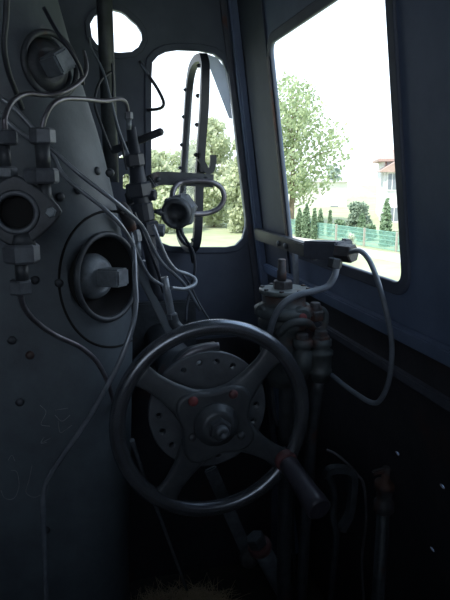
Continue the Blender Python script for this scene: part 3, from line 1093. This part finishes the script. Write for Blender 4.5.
# ------------------------------------------------------------------ block on the window ledge, hoses
yk = 1.22
kb = thing('ledge_block', 'small dark metal junction block on the side window ledge with two hoses', 'junction block', P(335, 258, yk))
a, b = P(310, 249, 1.30), P(346, 251, 1.20)
MB().bar(a, b, .055, .042, (0, 0, 1), .006).build('block', M_frame, kb)
MB().bar(P(308, 243, 1.30), P(342, 244, 1.20), .04, .012, (0, 0, 1), .004).build('lid', M_frame, kb)
MB().hexnut(P(338, 252, 1.20), P(354, 254, 1.16), .021).build('hose_nut', M_ironr, kb)
MB().hexnut(P(336, 258, 1.18), P(334, 268, 1.18), .016).build('lower_nut', M_iron, kb)
MB().box(P(352, 248, 1.20) + V((0, .03, 0)), (.02, .03, .035), None, .004).build('end_lug', M_frame, kb)
rl = thing('guide_rail', 'dark flat rail with bolts running forward from the ledge block', 'rail', P(270, 240, 1.7))
a, b = W(270, 238, .03), W(312, 249, .03)
MB().bar(V((a.x, 1.86, a.z)), V((a.x, 1.36, a.z)), .02, .038, upR, .003).build('rail', M_cable, rl)
for x_ in (279, 286):
    p = W(x_, 241, .04)
    p = V((a.x - .01, p.y, a.z - .004))
    MB().lathe(p, (-1, 0, 0), [(.008, 0), (.008, .006), (.004, .008), (0, .008)], 10).build('rail_bolt', M_nut, rl)
# upright batten under the rail
a = W(295, 252, .02)
tag(MB().bar(V((a.x, a.y, a.z)), V((a.x + .012, a.y, a.z - .16)), .012, .02, (0, 1, 0), .002).build('batten', M_ledge), 'slim pale upright batten below the guide rail on the side wall', 'batten')
pipe('rubber_hose', [(337, 262, 1.18), (335, 275, 1.17), (328, 286, 1.17), (314, 291, 1.17), (298, 295, 1.17), (284, 303, 1.17), (275, 316, 1.18), (270, 332, 1.2), (268, 346, 1.24)], 3.6, M_hose,
     'grey hose bending from under the ledge block across the brake valve', 'hose', 14)
pipe('rubber_hose', [(350, 252, 1.16), (360, 251, 1.11), (369, 260, 1.07), (377, 279, 1.03), (384, 303, 1.0), (390, 330, .99), (392, 352, .99), (390, 375, .99), (385, 392, 1.0), (378, 402, 1.02), (370, 402, 1.04), (358, 395, 1.07), (344, 385, 1.12), (332, 375, 1.18)], 3.0, M_hose,
     'long grey hose looping down along the side wall and back to the brake valve', 'hose', 14)

# ------------------------------------------------------------------ dark clutter at the lower right
yx = 1.10
dv = thing('stop_cock', 'rusty stop cock with a cross handle on a pipe low on the right', 'valve', V((P(386, 500, yx).x, P(386, 500, yx).y, 0)))
p = P(386, 470, yx)
MB().bar(p + V((-.034, 0, -.004)), p + V((.034, 0, .006)), .014, .012, (0, 0, 1), .003).build('cross_handle', M_ironr, dv)
MB().lathe(p - V((0, 0, .11)), (0, 0, 1), [(.014, 0), (.024, .008), (.024, .03), (.018, .036), (.018, .06), (.024, .064), (.024, .08), (.010, .086), (.008, .118)], 20).build('cock_body', M_ironr, dv)
MB().cyl(V((p.x, p.y, 0)), p - V((0, 0, .105)), .015, None, 16).build('riser', M_iron, dv)
p = P(392, 438, yx + .02)
MB().tube([p + V((-.012, 0, -.012)), p + V((-.004, 0, 0)), p + V((.006, 0, -.002))], .003, 8).build('wire_tip', M_pipe, dv)
st = thing('hanging_lever', 'dark flat lever hanging between the crank grip and the stop cock', 'lever', P(342, 540, 1.15))
MB().strip(PP([(326, 476, 1.16), (331, 470, 1.15), (342, 469, 1.15), (352, 473, 1.15), (353, 488, 1.15), (350, 512, 1.15), (341, 530, 1.15)]), (0, 1, 0), .02, .016).build('lever_strap', M_iron, st)
MB().tube(PP([(328, 474, 1.15), (334, 492, 1.15), (333, 515, 1.16), (336, 540, 1.17), (330, 600, 1.2)]), .008, 10).build('lever_arm', M_iron, st)
pipe('thin_tube', [(327, 450, 1.2), (336, 454, 1.18), (347, 463, 1.17), (357, 474, 1.16), (364, 486, 1.15), (366, 520, 1.15), (362, 560, 1.16), (364, 606, 1.16)], 1.6, M_pipe,
     'thin tube arching over the hanging lever towards the stop cock', 'pipe')

# ------------------------------------------------------------------ straw on the floor
mb = MB()
sc_ = G(176, 610, 0.0)
for i in range(1500):
    a, rr = rnd.uniform(0, 2 * PI), math.sqrt(rnd.random())
    cx, cy = sc_.x + .19 * rr * math.cos(a), sc_.y - .02 + .10 * rr * math.sin(a)
    hz = .04 * (1 - rr * rr) * rnd.uniform(.3, 1.15)
    L = rnd.uniform(.03, .09)
    th = rnd.uniform(0, 2 * PI)
    dv_ = V((math.cos(th), math.sin(th), rnd.uniform(-.25, .45)))
    p0 = V((cx, cy, max(.003, hz)))
    p1 = p0 + dv_ * L * .5 + V((0, 0, rnd.uniform(0, .012)))
    p2 = p0 + dv_ * L + V((rnd.uniform(-.01, .01), rnd.uniform(-.01, .01), rnd.uniform(-.02, .01)))
    for q in (p1, p2):
        q.z = max(.002, q.z)
    mb.tube([p0, p1, p2], [.0009, .0009, .0005], 4, 2)
tag(mb.build('straw_pile', M_straw), 'tangled pile of pale dry straw on the cab floor under the hand wheel', 'straw', kind='stuff')

# ------------------------------------------------------------------ outside
ZG = -2.0
o = MB().box((10, 70, ZG - .05), (260, 240, .1)).build('ground', M_ground)
struct(o)
# footpath along the fence
fa, fb = G(296, 235), G(400, 252.7)
fd = (fb - fa).normalized()
fnrm = V((fd.y, -fd.x, 0))
fnrm = -fnrm if fnrm.y > 0 else fnrm
pa, pb2 = fa - fd * 4 + fnrm * 1.4, fb + fd * 12 + fnrm * 1.4
struct(MB().bar(pa + V((0, 0, .01)), pb2 + V((0, 0, .01)), 1.6, .03).build('footpath', M_path))

fence = thing('mesh_fence', 'low green mesh fence running in front of the garden conifers', 'fence', fa)
f0, f1 = fa - fd * 3, fb + fd * 9
Lf = (f1 - f0).length
nb = 9
hf = .88
for i in range(nb):
    a, b = f0 + fd * (Lf * i / nb), f0 + fd * (Lf * (i + 1) / nb)
    mb = MB()
    n_ = int((b - a).length / .075)
    for k in range(n_):
        c = a + (b - a) * (k + .5) / n_
        mb.box(c + V((0, 0, hf / 2 + .03)), (.024, .012, hf - .04))
    for hgt in (.08, .28, .48, .68, .88):
        mb.bar(a + V((0, 0, hgt)), b + V((0, 0, hgt)), .014, .022)
    mb.build('mesh_panel', M_fence, fence)
for i in range(nb + 1):
    a = f0 + fd * (Lf * i / nb)
    MB().box(a + V((0, 0, hf / 2 + .02)), (.09, .09, hf + .05)).build('fence_post', M_post, fence)


def leaves(blobs, n, size, seed, mat_):
    r2 = random.Random(seed)
    mb = MB()
    vol = [b[1] ** 2 for b in blobs]
    tot = sum(vol)
    for (c, r, sz), v in zip(blobs, vol):
        for _ in range(int(n * v / tot)):
            d_ = V((r2.gauss(0, 1), r2.gauss(0, 1), r2.gauss(0, 1))).normalized()
            p = V(c) + V((d_.x * r, d_.y * r, d_.z * r * sz)) * (r2.random() ** .4)
            a = V((r2.gauss(0, 1), r2.gauss(0, 1), r2.gauss(0, 1))).normalized()
            b = a.orthogonal().normalized()
            c2 = a.cross(b)
            s = size * r2.uniform(.6, 1.3)
            vs = [mb.bm.verts.new(p + b * s), mb.bm.verts.new(p + c2 * s * .6), mb.bm.verts.new(p - b * s), mb.bm.verts.new(p - c2 * s * .6)]
            mb.face(vs)
    return mb


def deciduous(name, px, pbase, y, ztop_px, label, m, seed, wpx, nblob=16, n=5200, leaf=.16, group=None, base_z=ZG, lo=.28):
    base = P(px, pbase, y)
    base.z = base_z
    top = P(px, ztop_px, y)
    H = top.z - base_z
    Rw = wpx / 2 * y / 560
    t = thing(name, label, 'tree' if 'tree' in name else 'bush', base, group)
    r2 = random.Random(seed)
    blobs = []
    for i in range(nblob):
        f = lo + (1 - lo) * (i + .5) / nblob
        wid = Rw * math.sin(PI * min(1, max(.12, (f - lo) / (1 - lo) * .82 + .14))) ** .7
        a = i * 2.4 + r2.random()
        rr = wid * r2.uniform(.15, .7)
        br2 = max(.18 * Rw, wid * r2.uniform(.32, .55))
        blobs.append((base + V((math.cos(a) * rr, math.sin(a) * rr, min(f * H, H - br2 * .7))), br2, .8))
    leaves(blobs, n, leaf, seed, m).build('crown', m, t)
    mb = MB()
    mb.tube([base, base + V((.05, 0, H * .3)), base + V((-.05, .05, H * .62)), base + V((0, 0, H * .85))], [H * .022, H * .018, H * .011, H * .004], 10)
    for b in blobs[::2]:
        z0 = base + V((0, 0, max(H * .2, (b[0].z - base.z) * .6)))
        mb.tube([z0, (z0 + b[0]) / 2 + V((0, 0, .05 * H)), b[0]], [H * .008, H * .006, H * .003], 6, 3)
    mb.build('trunk', M_bark, t)
    return t


deciduous('leafy_tree', 291, 222, 40, 74, 'tall leafy tree seen at the front end of the side window', M_leaf, 3, 112, 26, 5200, .165, lo=.16)
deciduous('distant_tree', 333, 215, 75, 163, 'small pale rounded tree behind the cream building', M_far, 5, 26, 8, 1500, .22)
for i, (px, tp, w, y, lab, m) in enumerate([
        (156, 150, 58, 36, 'leafy tree at the left edge of the front window behind the bracket arm', M_leafp),
        (186, 150, 60, 52, 'low pale bushy tree behind the hex cock in the front window', M_leafp),
        (213, 118, 60, 39, 'largest bushy tree in the front window right of the turned sash', M_leafp),
        (248, 132, 60, 34, 'bushy tree at the right edge of the front window', M_leafp)]):
    deciduous('bushy_tree', px, 222, y, tp, lab, m, 20 + i, w * 1.15, 20, 6500, .17, 'trees beyond the front window', lo=.0)
deciduous('bushy_tree', 127, 222, 38, 150, 'tree glimpsed through the small slot between boiler and front window', M_leafp, 31, 40, 14, 2500, .18, 'trees beyond the front window', lo=.0)


def conifer(px, y, top, wpx, label, seed):
    base = P(px, 230, y)
    base.z = ZG
    H = P(px, top, y).z - ZG
    t = thing('conifer', label, 'shrub', base, 'garden conifers behind the green fence')
    Rw = wpx / 2 * y / 560
    blobs = []
    for i in range(12):
        f = (i + .4) / 12
        blobs.append((base + V((0, 0, max(.12, f * H))), max(.06, Rw * (math.sin(PI * min(1, .30 + .68 * f)) ** .8)), 1.3))
    leaves(blobs, 1500, .09, seed, M_conif).build('foliage', M_conif, t)
    MB().cyl(base, base + V((0, 0, H * .8)), .05, .01, 8).build('stem', M_bark, t)


for i, (px, y, tp, w, lab) in enumerate([
        (299, 31, 208, 8, 'garden conifer nearest the front end of the side window'),
        (306, 30.5, 203, 9, 'tallest conifer of the left-hand group behind the green fence'),
        (314, 30, 208, 6, 'slim conifer third from the left behind the green fence'),
        (320, 31.5, 209, 7, 'conifer fourth from the left behind the green fence'),
        (329.5, 31, 210, 4.5, 'slimmest lone conifer left of the round dark bush'),
        (361.5, 28.3, 213, 10, 'conifer standing in front of the round dark bush'),
        (385.5, 26, 197, 13, 'tall conifer in front of the white house')]):
    conifer(px, y, tp, w, lab, 50 + i)


def bush(name, px, py, y, w, hgt, m, label, seed, n=1800, leaf=.10):
    c = P(px, py, y)
    R_ = w / 2 * y / 560
    c.z = ZG
    H = hgt * y / 570
    t = thing(name, label, 'bush', c)
    bl = [(c + V((0, 0, H * .45)), R_ * .8, H * .55 / (R_ * .8))]
    for k in range(7):
        a = k * 2 * PI / 7
        bl.append((c + V((math.cos(a) * R_ * .5, math.sin(a) * R_ * .5, H * (.35 + .25 * (k % 3)))), R_ * .5, .9))
    leaves(bl, n, leaf, seed, m).build('foliage', m, t)
    MB().cyl(c, c + V((0, 0, H * .6)), .06, .03, 8).build('stem', M_bark, t)


bush('round_bush', 359, 228, 30.5, 28, 36, M_bush, 'dark rounded bush left of the white house behind the conifer', 71, 2600)
bush('low_bush', 340, 230, 30.5, 15, 18, M_conif, 'low green bush between the lone conifer and the round bush', 72, 900)
bush('flowering_bush', 352, 232, 25.2, 8, 17, M_bloom, 'small white-flowering bush just behind the green fence', 73, 700, .07)
bush('low_bush', 371, 230, 28.5, 14, 17, M_conif, 'low green bush left of the tall conifer', 74, 800)
bush('low_bush', 396, 232, 26.5, 14, 13, M_conif, 'low bush at the right edge of the side window below the house windows', 75, 700)

# white house
yh = 42
hs = P(381, 230, yh)
house = thing('house', 'white two-storey house with faded red roof at the right edge of the side window', 'house', V((hs.x, yh, ZG)))
zE = P(376, 159, yh).z
WX, DY = 9.0, 8.0
mb = MB()
mb.box((hs.x + WX / 2, yh + DY / 2, (ZG + zE) / 2), (WX, DY, zE - ZG))
mb.build('walls', M_render, house)
mb = MB()
e = .5
A = [V((hs.x - e, yh - e, zE)), V((hs.x + WX + e, yh - e, zE)), V((hs.x + WX + e, yh + DY + e, zE)), V((hs.x - e, yh + DY + e, zE))]
Rg = [V((hs.x + 3.2, yh + DY / 2, zE + 2.2)), V((hs.x + WX - 3.2, yh + DY / 2, zE + 2.2))]
va = [mb.bm.verts.new(p) for p in A]
vr = [mb.bm.verts.new(p) for p in Rg]
vd = [mb.bm.verts.new(p - V((0, 0, .18))) for p in A]
mb.face([va[0], va[1], vr[1], vr[0]])
mb.face([va[2], va[3], vr[0], vr[1]])
mb.face([va[3], va[0], vr[0]])
mb.face([va[1], va[2], vr[1]])
mb.face(vd[::-1])
for i in range(4):
    mb.face([va[i], vd[i], vd[(i + 1) % 4], va[(i + 1) % 4]])
mb.build('roof', M_tile, house)
# front gable wing with lower eaves
gx0, gx1 = P(397, 200, yh - 2.5).x, P(397, 200, yh - 2.5).x + 4.6
zg = P(380, 170, yh - 2.5).z
mb = MB()
mb.box(((gx0 + gx1) / 2, yh - 1.2, (ZG + zg) / 2), (gx1 - gx0, 2.6, zg - ZG))
mb.build('wing', M_render, house)
mb = MB()
gm = (gx0 + gx1) / 2
tri = [V((gx0 - .4, 0, zg - .15)), V((gx1 + .55, 0, zg - .15)), V((gm, 0, zg + 1.55))]
fr = [mb.bm.verts.new(p + V((0, yh - 2.9, 0))) for p in tri]
bk_ = [mb.bm.verts.new(p + V((0, yh + 2.0, 0))) for p in tri]
mb.face(fr)
mb.face(bk_[::-1])
for i in range(3):
    j = (i + 1) % 3
    mb.face([fr[i], bk_[i], bk_[j], fr[j]])
mb.build('wing_roof', M_tile, house)
for (x0, y0, x1, y1) in ((402, 172, 410, 191), (403, 206, 411, 222)):
    a, b = P(x0, y0, yh - 2.52), P(x1, y1, yh - 2.52)
    c = (a + b) / 2
    wn = MB().box((c.x, yh - 2.53, c.z), (abs(b.x - a.x), .10, abs(a.z - b.z))).build('window', M_trimw, house)
    sub('window_pane', MB().box((c.x - abs(b.x - a.x) * .22, yh - 2.585, c.z), (abs(b.x - a.x) * .36, .02, abs(a.z - b.z) * .84)).box((c.x + abs(b.x - a.x) * .22, yh - 2.585, c.z), (abs(b.x - a.x) * .36, .02, abs(a.z - b.z) * .84)), M_winglass, wn, house)
MB().cyl((hs.x + .1, yh - .06, ZG), (hs.x + .1, yh - .06, zE - .1), .06, None, 10).build('downpipe', M_tile, house)

house.rotation_euler.z = -math.radians(25)

# long cream building behind the conifers
yl = 60
a, b = P(296, 222, yl), P(346, 222, yl)
zl_ = P(320, 182, yl).z
cb = thing('low_building', 'long cream building with a flat top behind the conifers', 'building', V(((a.x + b.x) / 2, yl + 3, ZG)))
MB().box(((a.x + b.x) / 2, yl + 3, (ZG + zl_) / 2), (b.x - a.x, 6, zl_ - ZG)).build('walls', M_cream, cb)
MB().box(((a.x + b.x) / 2, yl + 3, zl_ + .1), (b.x - a.x + .5, 6.5, .2)).build('flat_roof', M_render, cb)
p = P(334, 212, yl)
MB().box((p.x, yl - .02, p.z), (.9, .08, 1.3)).build('window', M_winglass, cb)
# distant gabled house
yg = 85
p = P(361, 200, yg)
z1, z2 = P(361, 198, yg).z, P(361, 186, yg).z
dh = thing('house', 'small distant house with pale red gable roof between the cream building and the white house', 'house', V((p.x, yg + 3, ZG)))
MB().box((p.x + .5, yg + 3, (ZG + z1) / 2), (5.2, 6, z1 - ZG)).build('walls', M_cream, dh)
mb = MB()
tri = [V((p.x - 2.4, 0, z1 - .1)), V((p.x + 3.4, 0, z1 - .1)), V((p.x - .3, 0, z2))]
fr = [mb.bm.verts.new(q + V((0, yg - .4, 0))) for q in tri]
bk_ = [mb.bm.verts.new(q + V((0, yg + 6.4, 0))) for q in tri]
mb.face(fr)
mb.face(bk_[::-1])
for i in range(3):
    j = (i + 1) % 3
    mb.face([fr[i], bk_[i], bk_[j], fr[j]])
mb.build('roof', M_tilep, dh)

# ------------------------------------------------------------------ light: hazy bright sky and a high sun
wd = bpy.data.worlds.new('sky')
SC.world = wd
wd.use_nodes = True
nt = wd.node_tree
N, L = nt.nodes, nt.links
bg = N['Background']
tc = N.new('ShaderNodeTexCoord')
sx_ = N.new('ShaderNodeSeparateXYZ')
L.new(tc.outputs['Generated'], sx_.inputs[0])
rp = N.new('ShaderNodeValToRGB')
rp.color_ramp.elements[0].position = .0
rp.color_ramp.elements[0].color = (.86, .93, 1.0, 1)
rp.color_ramp.elements[1].position = .8
rp.color_ramp.elements[1].color = (.55, .76, 1.0, 1)
L.new(sx_.outputs['Z'], rp.inputs[0])
L.new(rp.outputs[0], bg.inputs['Color'])
bg.inputs['Strength'].default_value = 2.2
sd = bpy.data.lights.new('sun', 'SUN')
sd.energy = 6.0
sd.angle = math.radians(2)
sd.color = (1, .95, .86)
so = bpy.data.objects.new('sun', sd)
COL.objects.link(so)
so.rotation_euler = V((.55, .35, -.95)).to_track_quat('-Z', 'Y').to_euler()

vs_ = SC.view_settings
vs_.view_transform = 'Standard'
vs_.look = 'None'
vs_.gamma = 1.0
vs_.use_curve_mapping = False
vs_.exposure = 0.0
